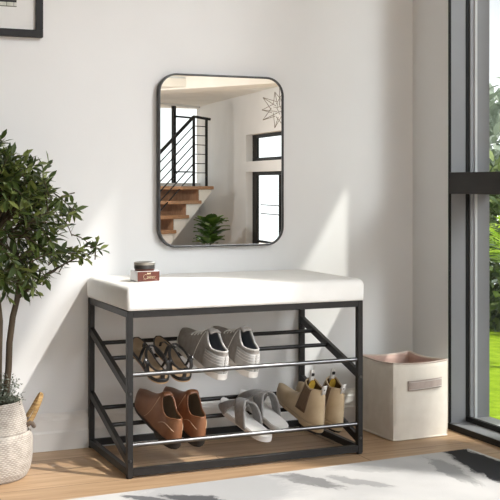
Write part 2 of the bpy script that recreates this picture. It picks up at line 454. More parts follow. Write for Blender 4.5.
# palm like shrub
pt = thing('garden_palm', 'bright lime green palm with feathery fronds just below the window crossbar', 'palm', (2.30, .95, -.06))
pm = MB(); rnd = random.Random(11)
for k in range(18):
    az = k*2.4; el = radians(rnd.uniform(35, 82)); L = rnd.uniform(.32, .44)
    d = Vector((cos(az)*cos(el), sin(az)*cos(el), sin(el)))
    pts = []
    for i in range(12):
        s = i/11
        pts.append(Vector((0,0,.44)) + d*L*s + Vector((0,0,-.14*s*s*L/.4)))
    for i in range(2, 12):
        tdir = (pts[i]-pts[i-1]).normalized()
        side = tdir.cross(Vector((0,0,1)))
        side = side.normalized() if side.length > .05 else Vector((1,0,0))
        for sg in (-1, 1):
            pm.leaf(pts[i], side*sg + tdir*.9 + Vector((0,0,-.15)), (0,0,1), .13*(1-.5*abs(i/11-.5)), .018, .2)
pm.build('frond', M['lime'], pt, smooth=False)
sm = MB().tube([(0,0,0),(.01,0,.22),(0,0,.45)], [.035,.03,.025], 8); sm.build('trunk', M['bark'], pt)

# ------------------------------------------------------------------ shoe bench
W, D, H = .718, .4035, .45
YB, YF = -.008, -.008-.4035
bench = thing('shoe_bench', 'black metal shoe bench with white cushioned seat and two tilted shelves', 'bench')
P = .016; PD = .018
for x0 in (0, W-P):
    for y0 in (YF, YB-PD):
        MB().box((x0, y0, .004), (x0+P, y0+PD, H)).build('leg', M['black'], bench, bevel=.0012)
        MB().lathe([(.008,0),(.009,.001),(.009,.0045)], 16, (x0+P/2, y0+PD/2)).build('foot', M['dark_sole'], bench)
for z0, z1, nm in ((H-.018, H, 'top_rail'), (.006, .026, 'bottom_rail')):
    for y0 in (YF, YB-PD):
        MB().box((P, y0+.0005, z0), (W-P, y0+PD-.0005, z1)).build(nm, M['black'], bench, bevel=.001)
    for x0 in (0, W-P):
        MB().box((x0+.0005, YF+PD, z0), (x0+P-.0005, YB-PD, z1)).build(nm, M['black'], bench, bevel=.001)
def zc(y, low): return (.162 if low else .352) + SLOPE*(y+.02)
for low in (0, 1):
    for x in (.008, W-.008):
        m = MB()
        ya, yb = YB-PD*.5, YF+PD*.9
        m.bar((x, ya, zc(ya, low)), (x, yb, zc(yb, low)), .013, .022)
        m.build('shelf_bracket', M['black'], bench, bevel=.001)
    for y in (-.106, -.205):
        MB().tube([(.008, y, zc(y, low)), (W-.008, y, zc(y, low))], .0062, 14).build('shelf_rod', M['black'], bench, angle=50)
    zf = .088 if low else .277
    MB().tube([(P-.002, -.4015, zf), (W-P+.002, -.4015, zf)], .0062, 16).build('front_rod', M['chrome'], bench, angle=50)
for x in (.008, W-.008):
    for z in (.228, .048):
        m = MB()
        rings = []
        for r, y in ((.0042, YF+.001), (.0042, YF-.0015), (.003, YF-.003)):
            rings.append([(x+r*cos(2*pi*k/6), y, z+r*sin(2*pi*k/6)) for k in range(6)])
        m.loft(rings); m.build('bolt', M['chrome'], bench)
# bolts through the outer right side of the legs
# cushion
def rrect(x0, x1, y0, y1, r, z, n=6):
    pts = []
    for cx, cy, a0 in ((x1-r, y1-r, 0), (x0+r, y1-r, pi/2), (x0+r, y0+r, pi), (x1-r, y0+r, 3*pi/2)):
        for k in range(n+1):
            a = a0 + pi/2*k/n
            pts.append((cx+r*cos(a), cy+r*sin(a), z))
    return pts
def cushion():
    m = MB(); rings = []
    x0, x1, y0, y1 = -.002, W+.002, YF-.006, YB+.006
    rings.append(rrect(x0+.006, x1-.006, y0+.006, y1-.006, .006, .4505))
    rings.append(rrect(x0+.001, x1-.001, y0+.001, y1-.001, .009, .4525))
    for z in (.459, .470, .485, .497):
        b = .0015*sin((z-.45)/.06*pi)
        rings.append(rrect(x0-b, x1+b, y0-b, y1+b, .011, z))
    R = .016
    for k in range(1, 7):
        a = pi/2*k/6
        i = R*(1-cos(a)); z = .499 + R*sin(a)*.95
        rings.append(rrect(x0+i, x1-i, y0+i, y1-i, .012, z))
    for k in range(1, 9):
        s = k/9; i = R + s*.17
        z = .5142 + .0065*sin(s*pi/2)
        rings.append(rrect(x0+i, x1-i, y0+i, y1-i, .012*(1-s)+.002, z))
    m.loft(rings, 0, True, True)
    return m
cu = cushion().build('seat_cushion', M['cushion'], bench, angle=60)
cu['label'] = 'white padded seat cushion'
MB().tube(rrect(.002, W-.002, YF-.003, YB+.003, .008, .4535), .0016, 6, closed=True).build('piping', M['cushion'], cu)

# ------------------------------------------------------------------ shoes
def stations(n=30):
    ts = [0, .002, .008, .018, .032, .05, .075]
    ts += [.1 + .8*i/(n-1) for i in range(n)]
    ts += [.925, .945, .962, .976, .987, .995, .999, 1.0]
    return ts
class Last:
    def __init__(s, L, w, H, c, sole, n=2.4, heel_r=.16, toe_r=.22, bend=0.0, lean=None, toe_pow=2.0):
        s.L=L; s.w=curve(w); s.H=curve(H); s.c=curve(c); s.sole=curve(sole); s.n=n
        s.hr=heel_r; s.tr=toe_r; s.bend=bend; s.lean=lean or (lambda t, z: 0); s.tp=toe_pow; s.spr=.010
    def wid(s, t):
        k = 1
        if t < s.hr: k = max(0, 1-((s.hr-t)/s.hr)**2.2)**(1/2.2)
        if t > 1-s.tr: k = max(0, 1-((t-1+s.tr)/s.tr)**s.tp)**(1/s.tp)
        return s.w(t)*k
    def cx(s, t): return s.bend*sin(pi*min(1,max(0,t)))
    def spring(s, t): return s.spr*max(0, (t-.72)/.28)**2
    def zb(s, t): return s.sole(t) + s.spring(t)
    def P(s, t, u, side, off=0):
        H = s.H(t); c = min(s.c(t), H)
        z = H*sin(u*asin(min(1, c/H)))
        w = s.wid(t)
        x = w*max(0, 1-(z/H)**s.n)**(1/s.n)
        return Vector((s.cx(t) + side*(x+off), s.L*t + s.lean(t, z), s.zb(t)+z))
    def Pz(s, t, z, side, off=0):
        H = s.H(t); z = min(z, H)
        x = s.wid(t)*max(0, 1-(z/H)**s.n)**(1/s.n)
        return Vector((s.cx(t) + side*(x+off), s.L*t + s.lean(t, z), s.zb(t)+z))
    def upper(s, k=12, tmin=0, tmax=1):
        m = MB()
        for side in (-1, 1):
            rows = [[s.P(t, j/(k-1), side) for j in range(k)] for t in stations() if tmin <= t <= tmax]
            m.grid(rows)
        return m
    def slab(s, z0, z1, grow=.0025, tmin=0, tmax=1, k=1.0):
        """sole outline extruded; z0,z1 functions of t (heights)"""
        m = MB(); rings = []
        for t in stations():
            if not tmin <= t <= tmax: continue
            wd = s.wid(t)*k + grow*(1 if 0.01 < t < .99 else .4)
            y = s.L*t + (-grow if t < .02 else grow if t > .98 else 0)
            sp = s.spring(t); c = s.cx(t)
            rings.append([(c-wd, y, z0(t)+sp), (c+wd, y, z0(t)+sp), (c+wd, y, z1(t)+sp), (c-wd, y, z1(t)+sp)])
        m.loft(rings)
        return m
def shoe_root(name, label, cat, x, y, low, yaw, group, roll=0, extra=0):
    z = zc(y, low) + .0065/cos(atan2(SLOPE,1)) + extra
    return thing(name, label, cat, (x, y, z), (atan2(SLOPE, 1), roll, radians(yaw)), group)

# --- sandals
def sandal(label, x, y, yaw, side):
    t = shoe_root('strappy_sandal', label, 'sandal', x, y, 0, yaw, 'pair of black strappy sandals on the upper shelf')
    la = Last(.262, [(0,.0265),(.15,.0275),(.42,.024),(.72,.0290),(.9,.028),(1,.025)], [(0,.03),(1,.03)], [(0,.03),(1,.03)], [(0,.012),(1,.012)], heel_r=.15, toe_r=.3, bend=.004*side)
    la.slab(lambda q: .004, lambda q: .009, .001).build('outsole', M['strap'], t, bevel=.001)
    la.slab(lambda q: 0, lambda q: .0042, .0).build('tan_layer', M['tan_edge'], t)
    la.slab(lambda q: .009, lambda q: .0115, -.003).build('footbed', M['footbed'], t, bevel=.001)
    rim = []
    st = [q for q in stations() if .01 <= q <= .99]
    for q in st: rim.append((la.cx(q)-la.wid(q)+.0012, la.L*q, .0105+la.spring(q)))
    for q in reversed(st): rim.append((la.cx(q)+la.wid(q)-.0012, la.L*q, .0105+la.spring(q)))
    MB().tube(rim, .0026, 6, closed=True).build('rim', M['strap'], t)
    L = la.L
    def edge(q, s): return Vector((la.cx(q)+s*(la.wid(q)-.001), L*q, .010+la.spring(q)))
    def strap(name, pts, r=.0042):
        return MB().tube(pts, r, 8, flat=.35).build(name, M['strap'], t)
    def arch(a, b, h, n=14, bulge=0):
        out = []
        for i in range(n):
            s = i/(n-1); p = a.lerp(b, s); p.z += h*sin(pi*s)**.8; p.y += bulge*sin(pi*s)
            out.append(p)
        return out
    post = Vector((la.cx(.8)-.010*side, L*.80, .011))
    knot = Vector((la.cx(.62), L*.63, .034))
    strap('thong_strap', [post, post+Vector((0,-.004,.014)), post.lerp(knot,.5)+Vector((0,0,.013)), knot])
    strap('instep_strap', arch(edge(.50, -1), knot, .006, 8) + arch(knot, edge(.50, 1), .006, 8)[1:], .0045)
    top = Vector((la.cx(.42), L*.43, .052))
    strap('centre_strap', [knot, knot.lerp(top,.5)+Vector((0,0,.004)), top], .0045)
    loop = []
    for i in range(22):
        a = 2*pi*i/22
        loop.append((la.cx(.2)+.030*cos(a)*.9, L*.225+.058*sin(a), .050+.012*sin(a)-.008*abs(cos(a))))
    MB().tube(loop, .0042, 8, closed=True, flat=.5).build('ankle_strap', M['strap'], t)
    for s in (-1, 1):
        strap('side_strap', [edge(.16, s), Vector((la.cx(.16)+s*.031, L*.16, .028)), Vector((la.cx(.2)+s*.030, L*.2, .044))], .004)
        strap('side_strap', [edge(.30, s), Vector((la.cx(.3)+s*.031, L*.29, .026)), Vector((la.cx(.26)+s*.030, L*.26, .044))], .004)
    mb = MB(); c = Vector((la.cx(.2)+.0325*side, L*.22, .044))
    rings = []
    for r, o in ((.0085, 0), (.0085, .003), (.006, .004)):
        rings.append([c+Vector((side*o, r*cos(2*pi*k/16), r*sin(2*pi*k/16))) for k in range(16)])
    mb.loft(rings); bk = mb.build('buckle', M['chrome'], t)
    c2 = Vector((la.cx(.16), L*.02, .03))
    strap('heel_strap', [Vector((la.cx(0), .006, .009)), Vector((la.cx(0), .004, .028)), Vector((la.cx(0), L*.225-.058, .042))], .006)
    return t
sandal('black strappy sandal with tan footbed, the one nearest the left front leg', .108, -.386, 0, -1)
sandal('black strappy sandal with tan footbed, the one beside the grey sneakers', .171, -.386, -1, 1)

# --- sneakers
def sneaker(label, x, y, yaw, side):
    t = shoe_root('canvas_sneaker', label, 'sneaker', x, y, 0, yaw, 'pair of grey canvas sneakers on the upper shelf')
    la = Last(.258, [(0,.024),(.15,.0275),(.42,.031),(.70,.037),(.85,.035),(1,.030)],
              [(0,.074),(.10,.076),(.24,.086),(.31,.099),(.36,.102),(.46,.084),(.58,.066),(.72,.052),(.86,.042),(.94,.034),(1,.024)],
              [(0,.066),(.06,.064),(.15,.061),(.24,.070),(.31,.088),(.35,.099),(.39,.2),(1,.2)],
              [(0,.014),(1,.012)], n=2.8, heel_r=.17, toe_r=.26, bend=.003*side, lean=lambda q, z: .10*z*max(0, 1-q*3))
    up = la.upper(); up.build('upper', [M['canvas'], M['sneaker_lining']], t, merge=.0004, solid=.004, moff=1, angle=60)
    la.slab(lambda q: 0, lambda q: la.sole(q)+.004, .003).build('sole', M['white_rubber'], t, bevel=.002)
    la.slab(lambda q: .014, lambda q: .018, -.003).build('insole', M['sneaker_lining'], t)
    # rear counter panel with rows of stitching
    for s in (-1, 1):
        rows = [[la.Pz(q, z, s, .0012) for z in [.004+.05*j/8 for j in range(9)]] for q in [.0, .002, .008, .018, .032, .05, .075, .1, .14, .18, .22, .26]]
        MB().grid(rows).build('heel_panel', M['canvas_light'], t, solid=.001, soff=1)
    for z in (.030, .038, .046):
        pts = [la.Pz(q, z, -1, .0024) for q in (.24, .18, .12, .08, .05, .03, .012, .003)] + [la.Pz(q, z, 1, .0024) for q in (0, .003, .012, .03, .05, .08, .12, .18, .24)]
        MB().tube(pts, .0009, 5).build('stitching', M['white_rubber'], t)
    # collar edge
    pts = [la.P(q, 1, -1) for q in (.365,.34,.31,.28,.24,.20,.16,.10,.06,.03,.01)] + [la.P(q, 1, 1) for q in (.01,.03,.06,.10,.16,.20,.24,.28,.31,.34,.365)]
    MB().tube(pts, .0034, 8).build('collar', M['canvas_light'], t)
    # tongue
    rows = []
    for q in (.30, .33, .36, .40, .44, .48):
        H = la.H(q); rows.append([Vector((la.cx(q)+wx, la.L*q - .01*(.48-q)/.2, la.zb(q)+H+.006*(.48-q)/.2-.0008-18*wx*wx)) for wx in (-.017,-.012,-.006,0,.006,.012,.017)])
    MB().grid(rows).build('tongue', M['canvas'], t, solid=.003)
    # side seam from the throat down to the sole
    for s in (-1, 1):
        pts = [la.Pz(.36+.10*k/9, .090*(1-k/9)+.004, s, .001) for k in range(10)]
        MB().tube(pts, .0011, 5).build('stitching', M['white_rubber'], t)
    for q in (.45, .51, .57, .63):
        pts = []
        for i in range(11):
            a = -1+2*i/10
            u = 1-.32*abs(a)
            pts.append(la.P(q, u, -1 if a < 0 else 1, .001) + Vector((0,.004*a,.002)))
        MB().tube(pts, .0022, 6).build('lace', M['white_rubber'], t)
    return t
sneaker('grey canvas sneaker with white sole, the left one beside the sandals', .283, -.388, 8, -1)
sneaker('grey canvas sneaker with white sole, the right one of the pair', .377, -.388, 7, 1)

# --- brown leather shoes
def brown_shoe(label, x, y, yaw, side):
    t = shoe_root('leather_loafer', label, 'shoe', x, y, 1, yaw, 'pair of brown leather shoes on the lower shelf', extra=.004)
    la = Last(.262, [(0,.024),(.15,.0275),(.42,.031),(.68,.0322),(.85,.0315),(1,.029)],
              [(0,.074),(.12,.073),(.23,.076),(.31,.098),(.38,.105),(.48,.090),(.62,.070),(.76,.056),(.90,.043),(1,.028)],
              [(0,.066),(.06,.063),(.14,.058),(.23,.062),(.31,.086),(.36,.104),(.39,.2),(1,.2)],
              [(0,.012),(1,.010)], n=2.7, heel_r=.17, toe_r=.27, bend=.003*side, lean=lambda q, z: .10*z*max(0, 1-q*3))
    la.upper().build('upper', [M['leather'], M['leather_lining']], t, merge=.0004, solid=.0035, moff=1, angle=60)
    la.slab(lambda q: .004 if q > .3 else -.004, lambda q: la.sole(q)+.001, .001).build('sole', M['dark_sole'], t, bevel=.001)
    la.slab(lambda q: -.012, lambda q: -.003, -.004, tmax=.25).build('heel', M['dark_sole'], t)
    la.slab(lambda q: .012, lambda q: .015, -.003).build('insole', M['leather_lining'], t)
    for s in (-1, 1):
        pts = [la.Pz(.37+.20*(k/11)**1.5, .084*(1-(k/11))**1.2+.010, s, .0008) for k in range(12)]
        MB().tube(pts, .0009, 5).build('stitching', M['stitch'], t)
        pts = [la.Pz(.26-.24*k/11, .030+.012*sin(pi*k/11), s, .0008) for k in range(12)]
        MB().tube(pts, .0009, 5).build('stitching', M['stitch'], t)
    pts = [la.P(q, 1, -1) for q in (.37,.34,.31,.28,.24,.20,.16,.10,.06,.03,.01)] + [la.P(q, 1, 1) for q in (.01,.03,.06,.10,.16,.20,.24,.28,.31,.34,.37)]
    MB().tube(pts, .0018, 8).build('collar', M['leather'], t)
    # pull at the throat, reddish lining showing
    rows = []
    for q in (.33, .36, .39, .42):
        H = la.H(q); rows.append([Vector((la.cx(q)+wx, la.L*q-.004, la.zb(q)+H+.004-16*wx*wx)) for wx in (-.015,-.008,0,.008,.015)])
    MB().grid(rows).build('tongue', M['leather'], t, solid=.003)
    return t
brown_shoe('brown leather slip-on shoe with taupe lining, the left one nearest the bench leg', .157, -.366, 8, -1)
brown_shoe('brown leather slip-on shoe with taupe lining, the right one of the pair', .226, -.366, 5, 1)

# --- slides
def slide(label, x, y, yaw, side):
    t = shoe_root('cross_strap_slide', label, 'slipper', x, y, 1, yaw, 'pair of grey cross strap slippers on the lower shelf', roll=0)
    la = Last(.240, [(0,.027),(.15,.0295),(.42,.029),(.70,.034),(.88,.032),(1,.028)], [(0,.03),(1,.03)], [(0,.03),(1,.03)], [(0,.016),(1,.014)], heel_r=.18, toe_r=.32, bend=.003*side)
    la.slab(lambda q: 0, lambda q: .013, 0).build('sole', M['slide_sole'], t, bevel=.003, seg=3)
    la.slab(lambda q: .013, lambda q: .0155, -.002).build('footbed', M['slide_sole'], t, bevel=.001)
    L = la.L
    def band(q0a, q1a, q0b, q1b, hgt, lift):
        rows = []
        for i in range(19):
            s = i/18; a = pi*s
            row = []
            for j in range(7):
                v = j/6
                q = (q0a+(q1a-q0a)*v)*(1-s) + (q0b+(q1b-q0b)*v)*s
                wd = la.wid(q)*1.0
                cc = cos(a); ss = sin(a)
                xx = -wd*math.copysign(abs(cc)**.75, cc)
                zz = .006 + hgt(q)*ss**.8 + lift*ss
                row.append(Vector((la.cx(q)+xx, L*q, zz + la.spring(q))))
            rows.append(row)
        m = MB().grid(rows)
        return m
    hg = lambda q: .064 - .038*max(0, (q-.45)/.45)
    a = side
    m1 = band(.30, .48, .72, .92, hg, 0) if a > 0 else band(.72, .92, .30, .48, hg, 0)
    m2 = band(.72, .92, .30, .48, hg, .005) if a > 0 else band(.30, .48, .72, .92, hg, .005)
    m1.build('strap', M['slide'], t, solid=.005, soff=1)
    m2.build('strap', M['slide'], t, solid=.005, soff=1)
    return t
slide('grey cross strap slipper lying nearest the brown shoes, lower at the heel', .426, -.384, 14, -1)
slide('grey cross strap slipper set further back beside the beige boots', .494, -.345, 11, 1)

# --- chelsea boots
def boot(label, x, y, yaw, side):
    t = shoe_root('chelsea_boot', label, 'boot', x, y, 1, yaw, 'pair of beige ankle boots on the lower shelf', extra=.004)
    la = Last(.238, [(0,.022),(.15,.0265),(.35,.0275),(.70,.0285),(.85,.027),(1,.018)],
              [(0,.130),(.10,.132),(.30,.134),(.37,.116),(.43,.076),(.52,.054),(.68,.042),(.82,.036),(.94,.028),(1,.016)],
              [(0,.108),(.10,.105),(.20,.101),(.27,.105),(.32,.111),(.355,.116),(.385,.3),(1,.3)],
              [(0,.014),(1,.010)], n=3.0, heel_r=.19, toe_r=.34, bend=.003*side, lean=lambda q, z: .22*z*max(0, 1-q*2.0) + (.0)); la.spr = .018
    la.upper(k=16).build('upper', [M['suede'], M['boot_lining']], t, merge=.0004, solid=.0035, moff=1, angle=60)
    la.slab(lambda q: .005 if q > .3 else -.002, lambda q: la.sole(q)+.001, .001).build('sole', M['suede'], t, bevel=.001)
    la.slab(lambda q: -.010, lambda q: -.001, -.003, tmax=.26).build('heel', M['dark_sole'], t)
    for s in (-1, 1):
        rows = []
        for i in range(9):
            v = i/8
            z = .024 + v*.082
            q0 = .22 - .08*v; q1 = .42 - .12*v
            z_at = lambda q: min(z, la.c(q)-.002)
            rows.append([la.Pz(q0+(q1-q0)*j/6, z_at(q0+(q1-q0)*j/6), s, .0012) for j in range(7)])
        MB().grid(rows).build('elastic_gusset', M['elastic'], t, solid=.0012, soff=1)
    def tab(base, wdt, h, lean):
        m = MB(); rows = []
        for i in range(9):
            a = pi*i/8
            rows.append([base + Vector((sx*wdt/2, lean*sin(a)*h - .0035*cos(a), -.010 + (h+.010)*sin(a)**.6)) for sx in (-1, 1)])
        m.grid(rows); return m
    fb = la.P(.355, 1, 1); fb = Vector((la.cx(.35), la.L*.355, fb.z-.004))
    ft = tab(fb, .013, .034, .12).build('pull_tab', M['white_tag'], t, solid=.0014)
    MB().box((-.004,-.0026,0), (.004,.0026,.008)).build('printed_mark', M['strap'], ft, smooth=False, loc=tuple(fb+Vector((0,-.002,.017))))
    b0 = la.P(.0, 1, 1); b0 = Vector((la.cx(0), b0.y+.001, b0.z-.004))
    bt = tab(b0, .014, .021, -.2).build('pull_tab', M['white_tag'], t, solid=.0014)
    MB().box((-.002,-.003,0), (.002,.003,.006)).build('printed_mark', M['strap'], bt, smooth=False, loc=tuple(b0+Vector((0,-.002,.004))))
    pc = Vector((la.cx(.34), la.L*.335, la.zb(.34)+.100))
    m = MB(); m.loft([[pc+Vector((.012*cos(a), o, .017*sin(a))) for a in [2*pi*k/18 for k in range(18)]] for o in (0, -.0015)])
    m.build('size_label', M['yellow_tag'], t)
    pts = [la.P(q, 1, -1) for q in (.36,.34,.31,.28,.24,.20,.16,.10,.06,.03,.01)] + [la.P(q, 1, 1) for q in (.01,.03,.06,.10,.16,.20,.24,.28,.31,.34,.36)]
    MB().tube(pts, .0016, 8).build('collar', M['suede'], t)
    return t
boot('beige ankle boot with brown elastic sides, the left one beside the slippers', .603, -.366, 10, -1)
boot('beige ankle boot with brown elastic sides, the right one nearest the right leg', .666, -.366, 9, 1)

# ------------------------------------------------------------------ shoe cream jar on the cushion
jar = thing('shoe_cream_jar', 'small brown shoe cream jar with black lid on the white seat cushion', 'jar', (.061, -.300, .5165))
MB().box((0, 0, 0), (.066, .066, .031)).build('glass_body', M['jar_glass'], jar, bevel=.004, seg=3)
M['label_brown'] = noisy('brown_label', rgb(84,38,27), rgb(104,50,35), 30, .4)
M['cream_ink'] = plain('cream_ink', rgb(238,222,186), .6)
lb = MB().box((.0025, -.0008, .0025), (.0645, .0004, .0295)).box((.0650, .0, .0025), (.0668, .062, .0295)).build('label', M['label_brown'], jar, smooth=False)
def script(pts, r): return MB().tube([(x, -.0012, z) for x, z in pts], r, 6, flat=.5)
C = [(.026+.006*cos(a)*1.1, .0155+.0062*sin(a)) for a in [radians(50+270*k/14) for k in range(15)]]
tail = []
for k in range(49):
    s = k/48
    tail.append((.030+.024*s, .0145 + .0030*sin(s*2*pi*5.5)*(1-.35*s)))
m = script(C + tail, .00075)
m.tube([(.020+.038*s/12, -.0012, .0075+.0035*sin(s/12*pi)) for s in range(13)], .0006, 6, flat=.5)
m.build('script_lettering', M['cream_ink'], lb)
cr = MB()
cr.box((.031, -.0013, .0225), (.040, -.0008, .0240))
for dx in (.0315, .0355, .0395): cr.add([(dx-.0016, -.0012, .0238), (dx+.0016, -.0012, .0238), (dx, -.0012, .0278)], [(0,1,2)])
cr.build('crown_emblem', M['cream_ink'], lb, smooth=False)
M['lid'] = noisy('dark_grey_lid', rgb(58,56,54), rgb(72,70,68), 20, .3, metal=.3)
MB().lathe([(.0265,.0305),(.0275,.031),(.0275,.036),(.026,.036)], 40, (.033,.033)).build('neck_ring', M['label_brown'], jar)
MB().lathe([(.028,.0355),(.0295,.0365),(.0295,.051),(.0285,.0535),(.026,.0545),(.0,.0545)], 40, (.033,.033), cap1=False).build('lid', M['lid'], jar)
MB().lathe([(.0297,.047),(.0299,.0475),(.0299,.0535),(.029,.0545),(.0265,.0552),(.0255,.0546)], 40, (.033,.033), cap0=False, cap1=False).build('lid_rim', noisy('lid_rim_metal', rgb(150,146,138), rgb(170,166,158), 20, .35, metal=.6), jar)

# ------------------------------------------------------------------ fabric storage basket
sb = thing('storage_basket', 'open cream fabric storage cube standing between the bench and the window', 'basket', (.877, -.314, 0))
def basket():
    c0 = [Vector((0,0,0)), Vector((.204,.002,0)), Vector((.183,.205,0)), Vector((-.006,.195,0))]
    n = 14; rings = []
    for i in range(15):
        v = i/14; z = .004 + .236*v
        ring = []
        for e in range(4):
            a, b_ = c0[e], c0[(e+1) % 4]
            d = (b_-a); nn = Vector((d.y, -d.x, 0)).normalized()
            for k in range(n):
                s = k/n
                p = a.lerp(b_, s)
                bul = .0055*sin(pi*s)*sin(pi*min(1, v*1.0)) - .004*sin(pi*s)*v**3
                if e == 1: bul -= .006*sin(pi*s)*v
                corner = .005*(max(0, 1-s*9)**2 + max(0, 1-(1-s)*9)**2)
                ctr = Vector((.092,.1,0))
                q = p + nn*bul + (ctr-p).normalized()*corner
                q += (ctr-p)*(.02*(1-v)**6)
                zz = z - .006*sin(pi*s)*v**4 + (.003 if False else 0)
                ring.append((q.x, q.y, zz))
        rings.append(ring)
    return rings
R_ = basket()
m = MB().loft(R_, 0, True, False)
m.build('body', [M['basket_cream'], M['basket_pink']], sb, solid=.0045, moff=1, angle=50)
rim = [Vector(p) + Vector((0,0,.0005)) for p in R_[-1]]
MB().tube(rim, .0026, 6, closed=True).build('rim_piping', noisy('rim_tape', rgb(206,190,178), rgb(216,201,190), 40, .9), sb)
for idx in (0, 14):
    MB().tube([R_[i][idx] for i in range(15)], .0018, 6).build('corner_piping', M['basket_cream'], sb)
MB().tube(R_[0], .003, 6, closed=True).build('bottom_piping', M['basket_cream'], sb)
rows = []
for i in range(13):
    s = i/12; x = .050 + .122*s
    rows.append([(x, -.0055-.0075*sin(pi*s)**.5, z + .006*(s-.5)) for z in (.156, .160, .171, .182, .186)])
hd = MB().grid(rows).build('handle', M['basket_handle'], sb, solid=.003, bevel=.0)
for z in (.160, .182):
    MB().tube([(.052+.118*i/12, -.0075-.0075*sin(pi*i/12)**.5, z+.006*(i/12-.5)) for i in range(13)], .0008, 5).build('stitching', M['white_tag'], hd)

# ------------------------------------------------------------------ potted tree
PX, PY = -.338, -.238
tree = thing('potted_tree', 'bushy green tree with twin trunks in a whitewashed woven belly basket', 'potted plant', (PX, PY, 0))
# woven basket
def pot():
    prof = [(.088,.0),(.096,.006),(.104,.022),(.109,.045),(.111,.068),(.1115,.090),(.1105,.108),(.107,.120),(.1015,.1265),(.0985,.1225),(.0985,.129),(.098,.140),(.0955,.155),(.091,.172),(.086,.188),(.083,.200),(.082,.207)]
    # resample
    pts = []
    for i in range(len(prof)-1):
        a, b_ = prof[i], prof[i+1]
        n = max(1, int(math.hypot(b_[0]-a[0], b_[1]-a[1])/.0016))
        for k in range(n): pts.append((a[0]+(b_[0]-a[0])*k/n, a[1]+(b_[1]-a[1])*k/n))
    pts.append(prof[-1])
    n = 220; me_v = []; fs = []; wv = []
    d = 0
    for i, (r, z) in enumerate(pts):
        if i: d += math.hypot(r-pts[i-1][0], z-pts[i-1][1])
        row = d/.0052
        for k in range(n):
            a = 2*pi*k/n
            f = math.sin(pi*row)**2
            ph = int(row) % 2
            s = .5+.5*cos(a*55 + pi*ph)
            h = f*(.35+.65*s)
            rr = r*1.06 + .0026*(h-.4)
            me_v.append((rr*cos(a), rr*sin(a), z)); wv.append(h)
    N_ = len(pts)
    for i in range(N_-1):
        for k in range(n):
            fs.append((i*n+k, i*n+(k+1) % n, (i+1)*n+(k+1) % n, (i+1)*n+k))
    fs.append(tuple(range(n-1, -1, -1)))
    me = bpy.data.meshes.new('basket'); me.from_pydata(me_v, [], fs)
    at = me.attributes.new('weave', 'FLOAT', 'POINT')
    for i, h in enumerate(wv): at.data[i].value = .25+.5*h
    me.materials.append(M['weave'])
    for p in me.polygons: p.use_smooth = True
    o = bpy.data.objects.new('basket', me); COL.objects.link(o); o.parent = tree
    md = o.modifiers.new('solid', 'SOLIDIFY'); md.thickness = .005; md.offset = -1
    return o
bk = pot()
MB().lathe([(.0,.19),(.03,.194),(.06,.190),(.079,.188)], 36, cap0=False, cap1=False).build('soil', M['soil'], tree)
# ear handles: flat loop standing off the neck, seen from its edge on the right
for sg, az in ((1, radians(-2)), (-1, radians(-2))):
    m = MB(); rows = []
    for i in range(17):
        s = i/16; a = pi*s
        lat = -.028*cos(a)
        out = .100 + .044*sin(a)**.9 ; zz = .138 + .078*sin(a)**1.1
        row = []
        for o_, h_ in [(.0055*cos(2*pi*k/8), .005*sin(2*pi*k/8)) for k in range(8)]:
            row.append(Vector(((out+o_)*sg, lat+h_*1.2*cos(a), zz-o_*.5+h_*.6)))
        row = [Matrix.Rotation(az, 3, 'Z') @ p for p in row]
        rows.append(row)
    m.loft(rows); hd_ = m.build('handle', M['jute'], tree)
    for lat in (-.028, .028):
        kp = [Vector((.106*sg + .012*sg*sin(a), lat + .010*cos(a), .140 + .006*cos(2*a))) for a in [2*pi*k/12 for k in range(12)]]
        MB().tube([Matrix.Rotation(az, 3, 'Z') @ p for p in kp], .006, 8, closed=True).build('knot', M['weave'], hd_)
# trunks and branches (local to the pot centre)
def tp(px, py, y=0.0):  # helper for tracing growth: lateral px offsets were measured once, kept as metres
    return (px, y, py)
TR = MB()
TR.tube([(.024,0,.185),(.026,.0,.26),(.028,.004,.33),(.031,.004,.42),(.022,.002,.50),(-.03,.0,.60),(-.06,.01,.70)], [.011,.0105,.010,.0095,.009,.007,.004], 10)
TR.tube([(.034,.002,.185),(.048,.0,.225),(.054,-.002,.29),(.057,.0,.36),(.066,.0,.43),(.078,.002,.475),(.084,.0,.53),(.075,.01,.62),(.05,.02,.74)], [.010,.0095,.009,.0088,.0085,.008,.0065,.005,.003], 10)
TR.build('trunk', M['bark'], tree)
rnd = random.Random(21)
BR = MB()
branch_tips = []
def branch(p0, p1, r0=.004, sag=.03):
    p0, p1 = Vector(p0), Vector(p1); pts = []
    for i in range(9):
        s = i/8; p = p0.lerp(p1, s); p.z += sag*sin(pi*s); pts.append(p)
    BR.tube(pts, [r0*(1-.75*i/8) for i in range(9)], 6)
    return pts
B1 = branch((.080,.0,.480), (.275,-.04,.605), .005, .014)
C0 = Vector((-.02, 0, .725)); RAD = Vector((.275, .215, .270))
tips = []
for k in range(300):
    while True:
        p = Vector((rnd.uniform(-1,1), rnd.uniform(-1,1), rnd.uniform(-1,1)))
        if .35 < p.length < 1 and p.x > -.75: break
    k_ = 1 + .10*sin(4*p.x+2.0*p.z+1.0) + .08*sin(6*p.y+3*p.z) + .08*sin(9*p.z-5*p.x)
    # fuller low right shoulder, sloping top right as in the photo
    cut = 1 - .20*max(0, p.x)*max(0, p.z)*2
    q = C0 + Vector((p.x*RAD.x, p.y*RAD.y, p.z*RAD.z))*k_*cut
    if q.y + PY > -.03: q.y = -.03 - PY - rnd.uniform(0,.02)
    tips.append((q, p.normalized()))
L_ = MB()
